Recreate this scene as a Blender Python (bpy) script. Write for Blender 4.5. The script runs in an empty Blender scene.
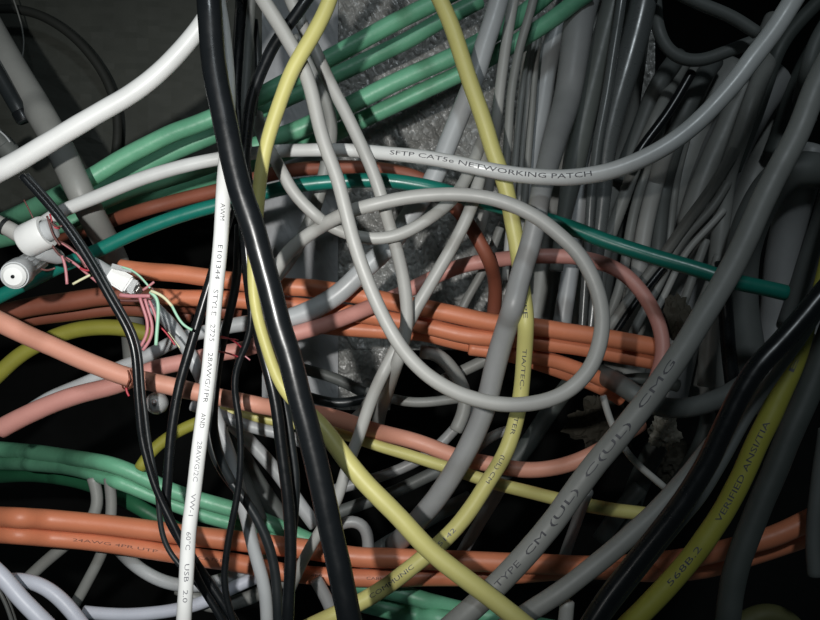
import bpy, bmesh, math, random
import numpy as np
from mathutils import Vector, noise, Matrix
random.seed(4); np.random.seed(4)
S = bpy.context.scene
COL = S.collection
F = 900.0          # focal length in pixels of the 820 x 620 frame
CZ = 1.20          # camera height
# ------------------------------------------------------------------ camera
cam = bpy.data.objects.new('camera', bpy.data.cameras.new('camera'))
COL.objects.link(cam)
cam.location = (0, 0, CZ); cam.rotation_euler = (math.pi/2, 0, 0)
cam.data.sensor_width = 36; cam.data.lens = F/820*36
cam.data.clip_start = 0.01; cam.data.clip_end = 50
S.camera = cam
# ------------------------------------------------------------------ world, lamp, exposure
w = bpy.data.worlds.new('world'); S.world = w; w.use_nodes = True
w.node_tree.nodes['Background'].inputs[0].default_value = (0.75, 0.95, 1.0, 1)
w.node_tree.nodes['Background'].inputs[1].default_value = 0.02
def spot(name, loc, target, energy, size, blend, radius, color):
    l = bpy.data.lights.new(name, 'SPOT'); l.energy = energy; l.spot_size = math.radians(size)
    l.spot_blend = blend; l.shadow_soft_size = radius; l.color = color
    o = bpy.data.objects.new(name, l); COL.objects.link(o); o.location = loc
    o.rotation_euler = (Vector(target)-Vector(loc)).to_track_quat('-Z', 'Y').to_euler()
    return o
spot('torch_light', (-0.065, 0.0, CZ+0.025), (-0.115, 0.45, CZ+0.0), 7.4, 67, 1.0, 0.004, (1.0, 0.99, 0.96))
spot('fill_spot', (0.06, -0.5, CZ+0.55), (0.06, 0.5, CZ+0.02), 8.5, 60, 1.0, 0.05, (0.86, 0.95, 1.0))  # added fill light from above, standing in for ambient room light
vs = S.view_settings
vs.view_transform = 'Standard'; vs.look = 'None'; vs.gamma = 1; vs.use_curve_mapping = False
vs.exposure = 0.0

def P(x, y, d):
    return Vector(((x-410)*d/F, d, CZ+(310-y)*d/F))
# ------------------------------------------------------------------ materials
MATS = {}
def mat(key, col, rough=0.42, dirt=0.35, bump=0.15, spec=0.5, metal=0.0, scale=220, dirtcol=None, trans=0.0):
    m = bpy.data.materials.new(key); m.use_nodes = True; nt = m.node_tree; N = nt.nodes; L = nt.links
    b = N['Principled BSDF']
    tc = N.new('ShaderNodeTexCoord')
    n1 = N.new('ShaderNodeTexNoise'); n1.inputs['Scale'].default_value = scale; n1.inputs['Detail'].default_value = 5
    n2 = N.new('ShaderNodeTexNoise'); n2.inputs['Scale'].default_value = 34; n2.inputs['Detail'].default_value = 6
    L.new(tc.outputs['Object'], n1.inputs['Vector']); L.new(tc.outputs['Object'], n2.inputs['Vector'])
    r = N.new('ShaderNodeValToRGB'); r.color_ramp.elements[0].position = 0.42; r.color_ramp.elements[1].position = 0.72
    L.new(n2.outputs['Fac'], r.inputs['Fac'])
    mx = N.new('ShaderNodeMix'); mx.data_type = 'RGBA'
    dc = dirtcol or tuple(c*0.62 for c in col)
    mx.inputs[6].default_value = (*col, 1); mx.inputs[7].default_value = (*dc, 1)
    mm = N.new('ShaderNodeMath'); mm.operation = 'MULTIPLY'; mm.inputs[1].default_value = dirt
    L.new(r.outputs['Color'], mm.inputs[0]); L.new(mm.outputs[0], mx.inputs[0])
    L.new(mx.outputs[2], b.inputs['Base Color'])
    mr = N.new('ShaderNodeMapRange'); mr.inputs['To Min'].default_value = rough-0.08; mr.inputs['To Max'].default_value = rough+0.14
    L.new(n1.outputs['Fac'], mr.inputs['Value']); L.new(mr.outputs[0], b.inputs['Roughness'])
    bp = N.new('ShaderNodeBump'); bp.inputs['Strength'].default_value = bump; bp.inputs['Distance'].default_value = 0.0008
    L.new(n1.outputs['Fac'], bp.inputs['Height']); L.new(bp.outputs[0], b.inputs['Normal'])
    b.inputs['Specular IOR Level'].default_value = spec; b.inputs['Metallic'].default_value = metal
    if trans: b.inputs['Transmission Weight'].default_value = trans
    MATS[key] = m
    return m
mat('white', (0.80, 0.81, 0.80), 0.38, 0.3, 0.06)
mat('bluewhite', (0.62, 0.65, 0.74), 0.40, 0.3, 0.06)
mat('lightgrey', (0.42, 0.42, 0.40), 0.42, 0.4, 0.08)
mat('grey', (0.27, 0.275, 0.26), 0.45, 0.5, 0.10)
mat('coolgrey', (0.30, 0.305, 0.305), 0.40, 0.4, 0.10)
mat('palegrey', (0.46, 0.48, 0.49), 0.36, 0.4, 0.08)
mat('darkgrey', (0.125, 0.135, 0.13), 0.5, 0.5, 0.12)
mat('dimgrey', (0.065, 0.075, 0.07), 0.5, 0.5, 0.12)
mat('glossgrey', (0.12, 0.13, 0.13), 0.26, 0.3, 0.05, 0.8)
mat('bundlegreen', (0.17, 0.47, 0.29), 0.40, 0.7, 0.35, dirtcol=(0.08, 0.27, 0.16))
mat('offwhite', (0.64, 0.65, 0.64), 0.30, 0.4, 0.08, 0.7)
mat('hosegrey', (0.15, 0.165, 0.155), 0.40, 0.5, 0.10)
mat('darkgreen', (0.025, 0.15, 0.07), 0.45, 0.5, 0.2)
mat('arc', (0.022, 0.024, 0.02), 0.7, 0.3, 0.1)
mat('teal', (0.007, 0.17, 0.13), 0.32, 0.3, 0.10, 0.6)
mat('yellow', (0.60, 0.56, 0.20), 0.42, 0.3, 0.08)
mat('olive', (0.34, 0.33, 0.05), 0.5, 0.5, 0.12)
mat('salmon', (0.68, 0.32, 0.23), 0.42, 0.35, 0.10)
mat('pink', (0.60, 0.28, 0.24), 0.45, 0.35, 0.10)
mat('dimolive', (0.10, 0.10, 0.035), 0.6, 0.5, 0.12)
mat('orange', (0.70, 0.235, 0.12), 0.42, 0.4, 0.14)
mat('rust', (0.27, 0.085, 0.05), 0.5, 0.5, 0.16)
mat('black', (0.006, 0.0075, 0.009), 0.26, 0.3, 0.06, 0.5, dirtcol=(0.012, 0.013, 0.013))
mat('softblack', (0.014, 0.018, 0.02), 0.34, 0.5, 0.12, 0.5, dirtcol=(0.03, 0.032, 0.032))
mat('ink', (0.06, 0.06, 0.07), 0.6, 0.6, 0.0, dirtcol=(0.16, 0.16, 0.17))
mat('greyink', (0.17, 0.17, 0.19), 0.6, 0.6, 0.0, dirtcol=(0.3, 0.3, 0.32))
mat('rustink', (0.20, 0.08, 0.05), 0.6, 0.5, 0.0)
mat('wirepink', (0.50, 0.20, 0.22), 0.4, 0.3, 0.05)
mat('wirered', (0.45, 0.04, 0.06), 0.4, 0.3, 0.05)
mat('wirebrown', (0.12, 0.045, 0.04), 0.4, 0.3, 0.05)
mat('wiregreen', (0.35, 0.62, 0.45), 0.4, 0.3, 0.05)
mat('wirecream', (0.66, 0.64, 0.42), 0.4, 0.3, 0.05)
mat('metal', (0.7, 0.7, 0.68), 0.25, 0.2, 0.05, 0.5, 1.0)
mat('clear', (0.62, 0.64, 0.64), 0.25, 0.3, 0.05, 0.6, trans=0.35)
mat('strip', (0.44, 0.45, 0.465), 0.55, 0.5, 0.15, scale=90, dirtcol=(0.22, 0.225, 0.23))
mat('plaster', (0.34, 0.34, 0.325), 0.30, 0.6, 0.6, 0.6, scale=150)
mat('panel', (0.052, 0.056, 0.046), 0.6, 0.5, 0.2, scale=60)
mat('void_dark', (0.006, 0.0065, 0.006), 0.9, 0.3, 0.1, scale=40)  # near-black sheet: the darkness of the deep void is in its colour
mat('foam', (0.045, 0.04, 0.028), 0.8, 0.6, 0.6, scale=160)
mat('scrap', (0.22, 0.21, 0.17), 0.5, 0.6, 0.4)

def mesh_obj(name, verts, faces, m, parent=None, loc=None, smooth=True, kind=None, label=None, cat=None, group=None):
    me = bpy.data.meshes.new(name)
    me.from_pydata([tuple(v) for v in verts], [], faces); me.update()
    if smooth: me.polygons.foreach_set('use_smooth', [True]*len(me.polygons))
    me.materials.append(MATS[m])
    o = bpy.data.objects.new(name, me); COL.objects.link(o)
    if parent: o.parent = parent
    if loc is not None: o.location = loc
    if kind: o['kind'] = kind
    if label: o['label'] = label
    if cat: o['category'] = cat
    if group: o['group'] = group
    return o

# ------------------------------------------------------------------ the setting
def slab(name, x0, y0, x1, y1, d, thick, m, grid=None, amp=0.0, fr=60):
    """upright panel facing the lens side, front face at depth d, real thickness behind it"""
    a, b = P(x0, y0, d), P(x1, y1, d)
    nx, nz = grid or (1, 1)
    V, Fc = [], []
    for j in range(nz+1):
        for i in range(nx+1):
            X = a.x+(b.x-a.x)*i/nx; Z = a.z+(b.z-a.z)*j/nz; Y = d
            if amp and 0 < i < nx and 0 < j < nz:
                q = Vector((X*fr*1.4+Z*fr*0.7, Z*fr*0.7-X*fr*0.3, 1.3))
                h = noise.fractal(q, 1.0, 2.0, 3)
                h2 = max(0.0, noise.noise(Vector((X*260+Z*150, Z*190-X*60, 5.0)))-0.05)
                h3 = max(0.0, noise.noise(Vector((X*420-Z*200, Z*330, 9.0))))
                Y -= amp*(h*0.5+h2*1.8+h3*0.8)
            V.append((X, Y, Z))
    for j in range(nz):
        for i in range(nx):
            k = j*(nx+1)+i
            Fc.append((k, k+1, k+nx+2, k+nx+1))
    n = len(V)
    V += [(a.x, d+thick, a.z), (b.x, d+thick, a.z), (b.x, d+thick, b.z), (a.x, d+thick, b.z)]
    c = [0, nx, n-1, n-1-nx]
    Fc += [(n+3, n+2, n+1, n), (c[0], n, n+1, c[1]), (c[1], n+1, n+2, c[2]), (c[2], n+2, n+3, c[3]), (c[3], n+3, n, c[0])]
    o = mesh_obj(name, V, Fc, m, smooth=False, kind='structure')
    return o
slab('wall_back', 336, -160, 655, 350, 0.645, 0.06, 'plaster', (300, 440), 0.0024, 75)
slab('wall_back', 336, 350, 390, 410, 0.645, 0.06, 'plaster', (50, 56), 0.0024, 75)
slab('trim_1', 262, -160, 338, 408, 0.64, 0.05, 'strip', (30, 120), 0.0004, 30)
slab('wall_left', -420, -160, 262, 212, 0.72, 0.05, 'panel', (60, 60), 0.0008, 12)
slab('wall_recess', -500, -200, 1300, 900, 1.3, 0.05, 'void_dark')

# ------------------------------------------------------------------ cables
CABLES = []
def parse(s):
    out = []
    for t in s.split():
        wv = None; dv = None
        if '~' in t: t, wv = t.split('~'); wv = float(wv)
        if '@' in t: t, dv = t.split('@'); dv = float(dv)
        x, y = t.split(',')
        out.append([float(x), float(y), dv, wv])
    return out
def fill(pts, idx, default):
    known = [(i, p[idx]) for i, p in enumerate(pts) if p[idx] is not None]
    if not known: known = [(0, default)]
    ki = [k[0] for k in known]; kv = [k[1] for k in known]
    for i, p in enumerate(pts): p[idx] = float(np.interp(i, ki, kv))
def catmull(A, step):
    A = np.array(A, float)
    A = np.vstack([2*A[0]-A[1], A, 2*A[-1]-A[-2]])
    out = []
    for i in range(1, len(A)-2):
        p0, p1, p2, p3 = A[i-1], A[i], A[i+1], A[i+2]
        n = max(2, int(np.linalg.norm((p2-p1)[:2])/step))
        t0 = 0; al = 0.5
        t1 = t0+max(np.linalg.norm((p1-p0)[:2]), 1e-3)**al; t2 = t1+max(np.linalg.norm((p2-p1)[:2]), 1e-3)**al
        t3 = t2+max(np.linalg.norm((p3-p2)[:2]), 1e-3)**al
        for k in range(n):
            t = t1+(t2-t1)*k/n
            a1 = (t1-t)/(t1-t0)*p0+(t-t0)/(t1-t0)*p1; a2 = (t2-t)/(t2-t1)*p1+(t-t1)/(t2-t1)*p2
            a3 = (t3-t)/(t3-t2)*p2+(t-t2)/(t3-t2)*p3
            b1 = (t2-t)/(t2-t0)*a1+(t-t0)/(t2-t0)*a2; b2 = (t3-t)/(t3-t1)*a2+(t-t1)/(t3-t1)*a3
            out.append((t2-t)/(t2-t1)*b1+(t-t1)/(t2-t1)*b2)
    out.append(A[-2])
    out = np.array(out)
    for _ in range(14):
        o2 = out.copy(); o2[1:-1] = 0.25*out[:-2]+0.5*out[1:-1]+0.25*out[2:]; out = o2
    return out
def cable(name, label, group, m, width, d, pts, cat='cable', cut=False, text=(), flat=1.0):
    p = parse(pts); fill(p, 2, d); fill(p, 3, width)
    if not cut:
        for e, f_ in ((0, 1), (-1, -2)):
            a, b = p[e], p[f_]
            if a[0] < 8 or a[0] > 812 or a[1] < 8 or a[1] > 612:
                v = np.array(a[:2])-np.array(b[:2]); v = v/max(np.linalg.norm(v), 1e-3)*90
                q = [a[0]+v[0], a[1]+v[1], a[2]+(0.012 if a[2] < 0.6 else 0), a[3]]
                if e == 0: p.insert(0, q)
                else: p.append(q)
    A = catmull(p, 4.0)
    CABLES.append(dict(name=name, label=label, group=group, mat=m, cat=cat, A=A, text=text, flat=flat, cut=cut))

G_H = 'grey cables hanging at the right'
G_B = 'black cables running down the left middle'
G_G = 'green cables in the upper bundle'
G_O = 'orange cables in the middle bundle'
G_D = 'dim grey cables in the gap below the wall'
# ---- front layer
cable('power_cable', 'thickest glossy black cable falling from the top left to the bottom middle', G_B, 'black', 26, 0.335,
      '209,0~25 211,30 213,58 218,90 224,117 230,148 235,170 243,200 252,223 259,250 264,267 272,297 279,326 290,358 297,388 304,414 311,441 318,470 324,498 330,527 337,557 343,587 349,617')
cable('signal_cable', 'white printed cable hanging almost straight in front of the orange pairs', None, 'white', 15, 0.372,
      '221,0@0.392~9 225,25 228,55 230,85@0.385~11 229,120 226,155~14 224,182@0.37~15 221,238 218,270 214,310@0.36 211,350 207,388 202,425 197,465 193,500 189,528 187,565 184,618@0.36',
      text=[('AWM', 205, 222, 'ink'), ('E101344', 247, 281, 'ink'), ('STYLE', 291, 316, 'ink'), ('2725', 324, 341, 'ink'), ('28AWG/1PR', 352, 402, 'ink'), ('AND', 412, 427, 'ink'), ('28AWG/2C', 440, 480, 'greyink'), ('VW-1', 492, 514, 'greyink'), ('60\u00b0C', 530, 548, 'greyink'), ('USB', 562, 580, 'greyink'), ('2.0', 588, 600, 'greyink')])
cable('thin_black_lead', 'thinnest black lead weaving just right of the white printed cable', G_B, 'black', 7, 0.37,
      '243,215@0.40 247,260 251,300 250,335 243,352 236,366 234,388 239,417 241,445 240,476 237,498 232,522 228,542 225,565 224,586 228,605 233,620')
cable('black_lead', 'black lead slanting out of the top behind the yellow cable', G_B, 'black', 12, 0.385,
      '308,-2 291,22 278,38 268,56 262,70 256,84 251,100 247,132 244,165 243,200 246,240@0.40 250,290 257,329 263,352 269,373 275,398 278,417 281,445 285,475 288,498 290,530 291,557 289,590 288,616')
cable('black_lead', 'straight black lead just right of the thickest black cable at the top', G_B, 'black', 13, 0.40,
      '242,0 240,35 237,73 236,95 238,117 242,150 247,185@0.41')
cable('grey_lead', 'slim dark grey lead between the two black leads at the top left', G_B, 'darkgrey', 9, 0.405,
      '252,0 249,35 247,70 245,100 246,125 248,150')
cable('thin_black_lead', 'thin black lead seen beside the slanting black lead at the top', G_B, 'softblack', 6, 0.415, '255,20 257,40 258,60 257,85 254,115', cut=True)
cable('twin_speaker_wire', 'black twin wire curving from left edge of the connectors down past the salmon cables', G_B, 'black', 7.5, 0.395,
      '22,176 42,198 55,213 75,240 90,264 104,288 115,308 127,328 134,347 136,368 137,388 139,410 141,435 147,460 154,484 163,505 172,522 181,542 188,557 197,578 206,595 218,612 224,624')
cable('twin_speaker_wire', 'second strand of the black twin wire with a pale sheen lying along its upper side', G_B, 'softblack', 5.5, 0.398,
      '27,175 46,196 60,213 79.5,239 94.5,263 108.5,287 119.5,307 131.5,327 138.5,346 141,368 142,388 145,410 147,430 150,450 154,470 158,492 159,510 160,525 164,542 170,554 178,563 192,578 204,592 214,604 226,622')
cable('black_lead', 'black lead crossing the salmon cable just left of the white printed cable', G_B, 'black', 10, 0.39,
      '232,205@0.41 222,240 212,275 205,298 199,317 193,338 187,358 180,382 176,402 172,425 170,446 169,458 168,475 167,492 164,507 172,526 182,542@0.405 197,566 214,590 232,618')
cable('grey_lead', 'dark grey lead right of the white printed cable tied with red thread', G_B, 'softblack', 9, 0.385,
      '239,225 238,255 236,285 231,308 226,328 222,344 219,360 216,380 214,402 213,425@0.40 216,445 222,465 232,482@0.405', text=())
cable('black_lead', 'black lead bowing over the orange pair left of the middle', G_B, 'softblack', 10, 0.40,
      '208,425@0.43 212,448 218,465 227,478 237,489 247,502 256,516 263,530 269,544 274,565 277,586 278,618')
cable('black_lead', 'upright dark lead hugging the left flank of the thickest black cable', G_B, 'softblack', 9, 0.395,
      '262,322 270,350 277,375 284,400 289,425 292,450 296,475 295,505 292,540@0.41 290,580')
# ---- yellow
cable('network_cable', 'yellow cable sweeping from the top then crossing the lower yellow cable', 'yellow cables', 'yellow', 16, 0.385,
      '331,-4~15 327,8 313,35~16 304,50 295,64 286,85 278,108 271,128 266,146 262,165 259,190 257,215@0.38 254,245~13 253,270 253,287~11 256,310 261,330 268,352 278,380~12 292,400@0.385 306,410 322,426~17 336,446~19 350,465 366,484 384,502 401,519 427,548 450,567 474,585@0.375 495,601 520,621~20')
cable('network_cable', 'yellow printed cable dropping through the loop then curving to the bottom left', 'yellow cables', 'yellow', 17, 0.432,
      '438,-4~16 445,10 453,29~17 459,48 465,67 472,88 479.5,108 487,131 494,155 501,172 507,190 511,215 516,240 520,265 522,290@0.44 526,310 526,329 524.5,352 523,373~16 521,395 517,417 512,436 506,452 498,467 488,481 479,497 468,513 457,527 444,540~17 430,553 415,564 397,579 378,592 363,601 347,609 330,617',
      text=[('TYPE', 296, 319, 'ink'), ('TIA/TEC-', 346, 388, 'ink'), ('TER', 416, 434, 'ink'), ('(UL) CM', 455, 482, 'ink'), ('25142', 528, 548, 'greyink'), ('COMMUNIC', 565, 596, 'ink')])
cable('thin_yellow_cable', 'thin yellow cable running right beneath the salmon cable', 'yellow cables', 'yellow', 11, 0.462,
      '212,408~9 230,412 246,416~10 266,419 286,423 318,428 348,436 365,441~11 380,447 400,452 415,457 433,463 450,468 475,477 500,485~13 526,491 561,500 591,506~14 620,511 640,513 658,516@0.48', cut=True)
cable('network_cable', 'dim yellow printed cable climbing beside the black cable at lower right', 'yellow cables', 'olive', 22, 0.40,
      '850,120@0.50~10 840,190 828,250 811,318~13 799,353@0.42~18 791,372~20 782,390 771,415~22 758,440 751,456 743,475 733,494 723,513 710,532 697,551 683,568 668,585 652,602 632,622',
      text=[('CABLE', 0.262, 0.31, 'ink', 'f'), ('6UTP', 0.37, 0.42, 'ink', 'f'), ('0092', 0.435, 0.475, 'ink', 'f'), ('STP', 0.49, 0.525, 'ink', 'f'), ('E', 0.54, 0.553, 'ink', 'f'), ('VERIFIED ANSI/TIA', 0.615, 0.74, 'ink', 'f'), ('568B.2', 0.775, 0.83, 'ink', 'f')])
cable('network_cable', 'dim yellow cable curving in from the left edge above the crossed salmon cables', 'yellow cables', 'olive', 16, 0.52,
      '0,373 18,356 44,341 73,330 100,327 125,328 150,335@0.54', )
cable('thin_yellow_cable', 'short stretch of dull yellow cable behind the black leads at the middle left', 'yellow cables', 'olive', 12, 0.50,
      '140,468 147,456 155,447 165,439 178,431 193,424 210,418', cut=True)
# ---- grey loop and friends
cable('patch_cable', 'light grey cable making the big round loop in the centre', 'grey loop cables', 'lightgrey', 14, 0.40,
      '262,-2~15 275,18 287,38~15 298,57 307,76 313,97 317,117 325,146~14 337,177 345,208@0.385 351,232 357,252 364,272 371,290 380,310 388,326~14 395,338 404,352 415,364 430,378 447,388~15 463,396 482,401 501,405 520,405@0.385 538,403 556,398 572,389 585,376 594,364 598,350~16 602,335 603,318 601,303 596,285 589,270 580,254 569,243 556,232 542,220 526,211 508,203 491,198@0.40 472,195 453,194 430,195~14 409,197 384,202 360,208@0.41 344,213 330,221 317,229 307,235 297,243 286,255 277,266@0.43 268,285 262,310@0.44', )
cable('patch_cable', 'grey cable sagging in a small arc inside the top of the big loop', 'grey loop cables', 'lightgrey', 12.5, 0.415,
      '257,115@0.44 262,138@0.43 270,152 281,168@0.415 284,177 291,190 300,201 311,211 321,221 335,229 354,236 370,239 383,239 398,236 412,230 427,220 440,211@0.42 450,203 462,187@0.44 470,170 479,150 487,128@0.46', cut=True)
cable('patch_cable', 'grey cable slanting down from the top beside the start of the loop cable', 'grey loop cables', 'lightgrey', 13, 0.405,
      '290,-2 298,16 307,35 319,58 328,80 338,98 348,117 356,134 363,149 371,166 378,186 383,200@0.42 386,214 391,230 395,243@0.425 400,262 404,282 407,305 407,325 404,342 400,356 393,373@0.44 388,391 380,410@0.51 376,440@0.56', cut=True)
cable('patch_cable', 'slim grey cable coming from under the loop top down to the hook shaped grey cable', 'grey loop cables', 'lightgrey', 12, 0.43,
      '486,150@0.455 479,180 472,206@0.44 465,222 457,238 444,261 435,276 427,290 417,306 407,326@0.44 398,345 391,358~13 380,379 374,393 368,408 361,430 355,447 349,460~12 345,472 341,488 337,501 328,518@0.45~11 316,537 307,553 298,571@0.455 290,590@0.47', cut=True)
cable('sftp_patch_cable', 'long printed grey white cable crossing the picture and rising to the upper right', None, 'offwhite', 15, 0.425,
      '44,222@0.44~13 58,213 75,205 97,197~14 115,189 132,182 152,175 176,168~14 196,163 217,159 245,154@0.435 278,151~13 307,150 342,150 366,151 380,153~14 405,155 430,158 455,163 480,168@0.41 510,174 541,177~16 565,178 585,176~17 605,173 624,167 645,158 662,149~18 680,137 697,123 713,107 728,90~19 740,76 750,61~20 765,43 779,23 795,-3',
      text=[('SFTP CAT5e NETWORKING PATCH', 392, 590, 'ink', 'x', 0.22)])
cable('network_cable', 'broad light grey cable running diagonally behind the loop from the top middle', None, 'palegrey', 21, 0.46,
      '500,-4 494,18 488,35 482,53 477,73 469,93 459,117 453,132 447,146 441,162 434,178 424,196 413,210 400,232 389,247 372,262 357,276 344,290 330,300 312,310 292,318~20 265,322@0.47~17 237,324 215,330~14 198,333 180,338 160,349 146,357 126,365 110,371 97,378~13 75,387 50,397 30,410', cut=True)
cable('network_cable', 'thick grey cable descending from the top right through the middle of the loop', G_H, 'coolgrey', 22, 0.425,
      '585,-4@0.53~31 579,20~30 573,64~29 566,105@0.51~27 556,135 548,165@0.46~23 543,183 539,203@0.43~21 535,225 530,247 525,262 520,276 515,300 510,318 504,335 498.5,353~22 493,376 487,402 480,422 472,440 463,457 453,474 445,486 438,497 430,507 421,516@0.46~21 410,530@0.48 395,545@0.50', cut=True)
# ---- right front
cable('network_cable', 'thick grey printed cable rising from bottom centre to the upper right edge', None, 'grey', 25, 0.385,
      '824,70 814,90~24 805,115 797,135 788,152 778,170 770,186 762,202 756,216 750,230 744,243 736,260 729,273 719,290 709,307 700,320 693,333 681,352 668,372 656,388 644,405 632,419 621,434 607,450 592,468 579,486 567,502 556,519 544,533 531,549 518,563 508,574 497,585 486,596 475,606 459,620',
      text=[('CMG', 640, 674, 'ink', 'xr', 0.15), ('C(UL)', 586, 629, 'ink', 'xr'), ('(UL)', 551, 577, 'ink', 'xr'), ('CM', 527, 545, 'ink', 'xr'), ('TYPE', 497, 520, 'ink', 'xr')])
cable('network_cable', 'grey cable running up along the left of the thick black cable at lower right', None, 'grey', 19, 0.40,
      '812,338@0.45 795,362@0.44 775,378~14 757,392 742,408@0.42~15 725,430 712,443~17 700,460 688,475 678,487 668,498 654,514 638,528~20 623,542 609,554 595,565 580,577 566,588 556,595 543,603 526,614')
cable('power_cable', 'thick black cable bending down the right side to the bottom', G_B, 'black', 21, 0.375,
      '824,292~22 811,307 802,319 790,332 779,345 766,357 756,368 746,384 738,398 731,413 724,427 717,442 710,458 704,469 697,480 689,493 680,506 669,521 656,537 644,552 633,566 623,579 612,592 603,605 595,618')
cable('network_cable', 'narrow grey cable squeezed between the black cable and the dim yellow cable', None, 'darkgrey', 11, 0.41,
      '826,300 810,325 797,345 783,363 770,382 758,400 747,417 738,433 731,447 722,463 713,478 705,492 697,503 682,520 668,537 652,557 638,575 622,595 606,616')
cable('network_cable', 'dim dark grey cable standing right of the yellow printed cable at lower right', None, 'dimgrey', 25, 0.43,
      '826,345 815,375 803,405 792,428 781,455 772,478 762,499 754,520 747,537 740,555 735,572 731,592 728,618')
cable('teal_cable', 'teal green cable running from left edge under the loop to the right', None, 'teal', 14, 0.445,
      '0,296@0.45~14 14,289 29,282 44,274 58.5,267 78,259 97,251 115,242 132,234 154,225 176,217 195,211 214,206 240,199 269,191 288,187 307,184 328,182 348,181 365,180 380,180 397,181 412,184 427,186 442,190@0.445 475,200@0.46 510,209 535,216 556,223~15 570,227 585,233 602,240 620,246~16 645,254 668,261 690,267 712,274 728,280@0.43 744,284~16 765,288 786,293', cut=False)
# ---- salmon & pink
cable('salmon_cable', 'salmon cable running from the left edge down behind the black leads and right', 'salmon cables', 'salmon', 19, 0.435,
      '0,322~21 18,331 35,339~20 54,347 73,356 90,363 108,370 126,377 143,380 161,384 176,387 190,391~18 206,394 222,398 240,401 257,405@0.435~17 280,409 303,412 322,414 342,420 360,426 377,432 395,436@0.49 412,440 430,446 450,455 472,461 497,465 512,469 526,471~16 541,470 556,468 571,464 585,458 596,453 607,446 622,436@0.49 640,424@0.50', cut=False)
cable('salmon_cable', 'pinkish salmon cable crossing under the other then looping up round to the right', 'salmon cables', 'pink', 17, 0.465,
      '0,429~20 14,421 29,414 46,406 64,399~19 83,393 102,389 115,386 126,383 137,376~17 150,369 163,366 176,364 188,361 199,358 216,353~16 234,352~16 252,347@0.46 275,339 301,332~16 322,326 336,321 351,315 365,309 380,303 395,297 410,289 424,283 436,276@0.50~15 450,269 468,264 484,261 497,260 518,257@0.50 538,256 560,256 585,258 600,262 615,267 625,274 634,282 643,293 650,304 657,317 661,330 664,345 663,358 659,372~15 652,390@0.47', cut=True)
# ---- rust and orange bundle
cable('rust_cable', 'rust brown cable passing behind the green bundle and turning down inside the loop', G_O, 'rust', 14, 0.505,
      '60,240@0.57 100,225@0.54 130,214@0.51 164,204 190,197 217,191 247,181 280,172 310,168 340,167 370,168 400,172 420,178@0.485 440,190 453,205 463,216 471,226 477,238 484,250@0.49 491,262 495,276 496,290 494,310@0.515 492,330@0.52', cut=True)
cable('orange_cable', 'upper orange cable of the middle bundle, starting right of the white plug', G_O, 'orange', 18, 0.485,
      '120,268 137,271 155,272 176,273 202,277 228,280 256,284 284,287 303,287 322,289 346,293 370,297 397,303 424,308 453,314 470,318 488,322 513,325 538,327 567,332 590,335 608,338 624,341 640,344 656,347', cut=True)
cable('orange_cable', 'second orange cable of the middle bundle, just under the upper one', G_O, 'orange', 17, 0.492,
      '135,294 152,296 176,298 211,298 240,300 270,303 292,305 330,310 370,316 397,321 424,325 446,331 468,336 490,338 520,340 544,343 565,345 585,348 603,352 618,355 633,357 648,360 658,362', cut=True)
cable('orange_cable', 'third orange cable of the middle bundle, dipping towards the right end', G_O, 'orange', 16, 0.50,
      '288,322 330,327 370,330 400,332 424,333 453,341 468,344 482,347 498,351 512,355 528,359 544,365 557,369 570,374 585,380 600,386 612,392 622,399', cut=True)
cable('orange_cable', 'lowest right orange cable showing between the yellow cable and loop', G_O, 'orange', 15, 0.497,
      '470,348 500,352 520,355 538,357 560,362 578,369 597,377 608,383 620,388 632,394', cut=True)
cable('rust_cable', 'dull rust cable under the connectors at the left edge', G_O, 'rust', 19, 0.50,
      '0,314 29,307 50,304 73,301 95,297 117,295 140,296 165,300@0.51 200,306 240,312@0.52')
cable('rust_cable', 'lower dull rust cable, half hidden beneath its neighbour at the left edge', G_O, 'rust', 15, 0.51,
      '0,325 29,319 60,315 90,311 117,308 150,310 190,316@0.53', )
cable('orange_cable', 'upper cable of the orange pair stretched along the bottom', 'orange pair at the bottom', 'orange', 18, 0.475,
      '0,517 22,518 44,519 66,521 88,523 110,525 132,528 158,531 185,535 211,538 240,541 270,545 307,549 330,553 354,557 375,558 395,558 430,560 468,561 509,563 545,564 580,566 624,565 660,562@0.49 700,556 735,547~20 770,538 795,527 822,514~22')
cable('orange_cable', 'lower cable of the orange pair stretched along the bottom, faintly printed', 'orange pair at the bottom', 'orange', 18, 0.47,
      '0,534 19,535 38,537 63,539 88,541 110,544 132,547 154,551 176,554 208,559 240,563 275,571 307,575 336,577 366,578 395,579 418,577 445,577 468,577 497,576 526,574 547,572 567,570 595,570 620,571 660,573@0.49 700,570@0.50 740,560 780,547 822,532', cut=False,
      text=[('24AWG 4PR UTP', 75, 160, 'rustink'), ('CAT5E', 200, 226, 'rustink'), ('4PR', 311, 323, 'rustink'), ('CABLE 568', 366, 398, 'rustink')])
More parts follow.
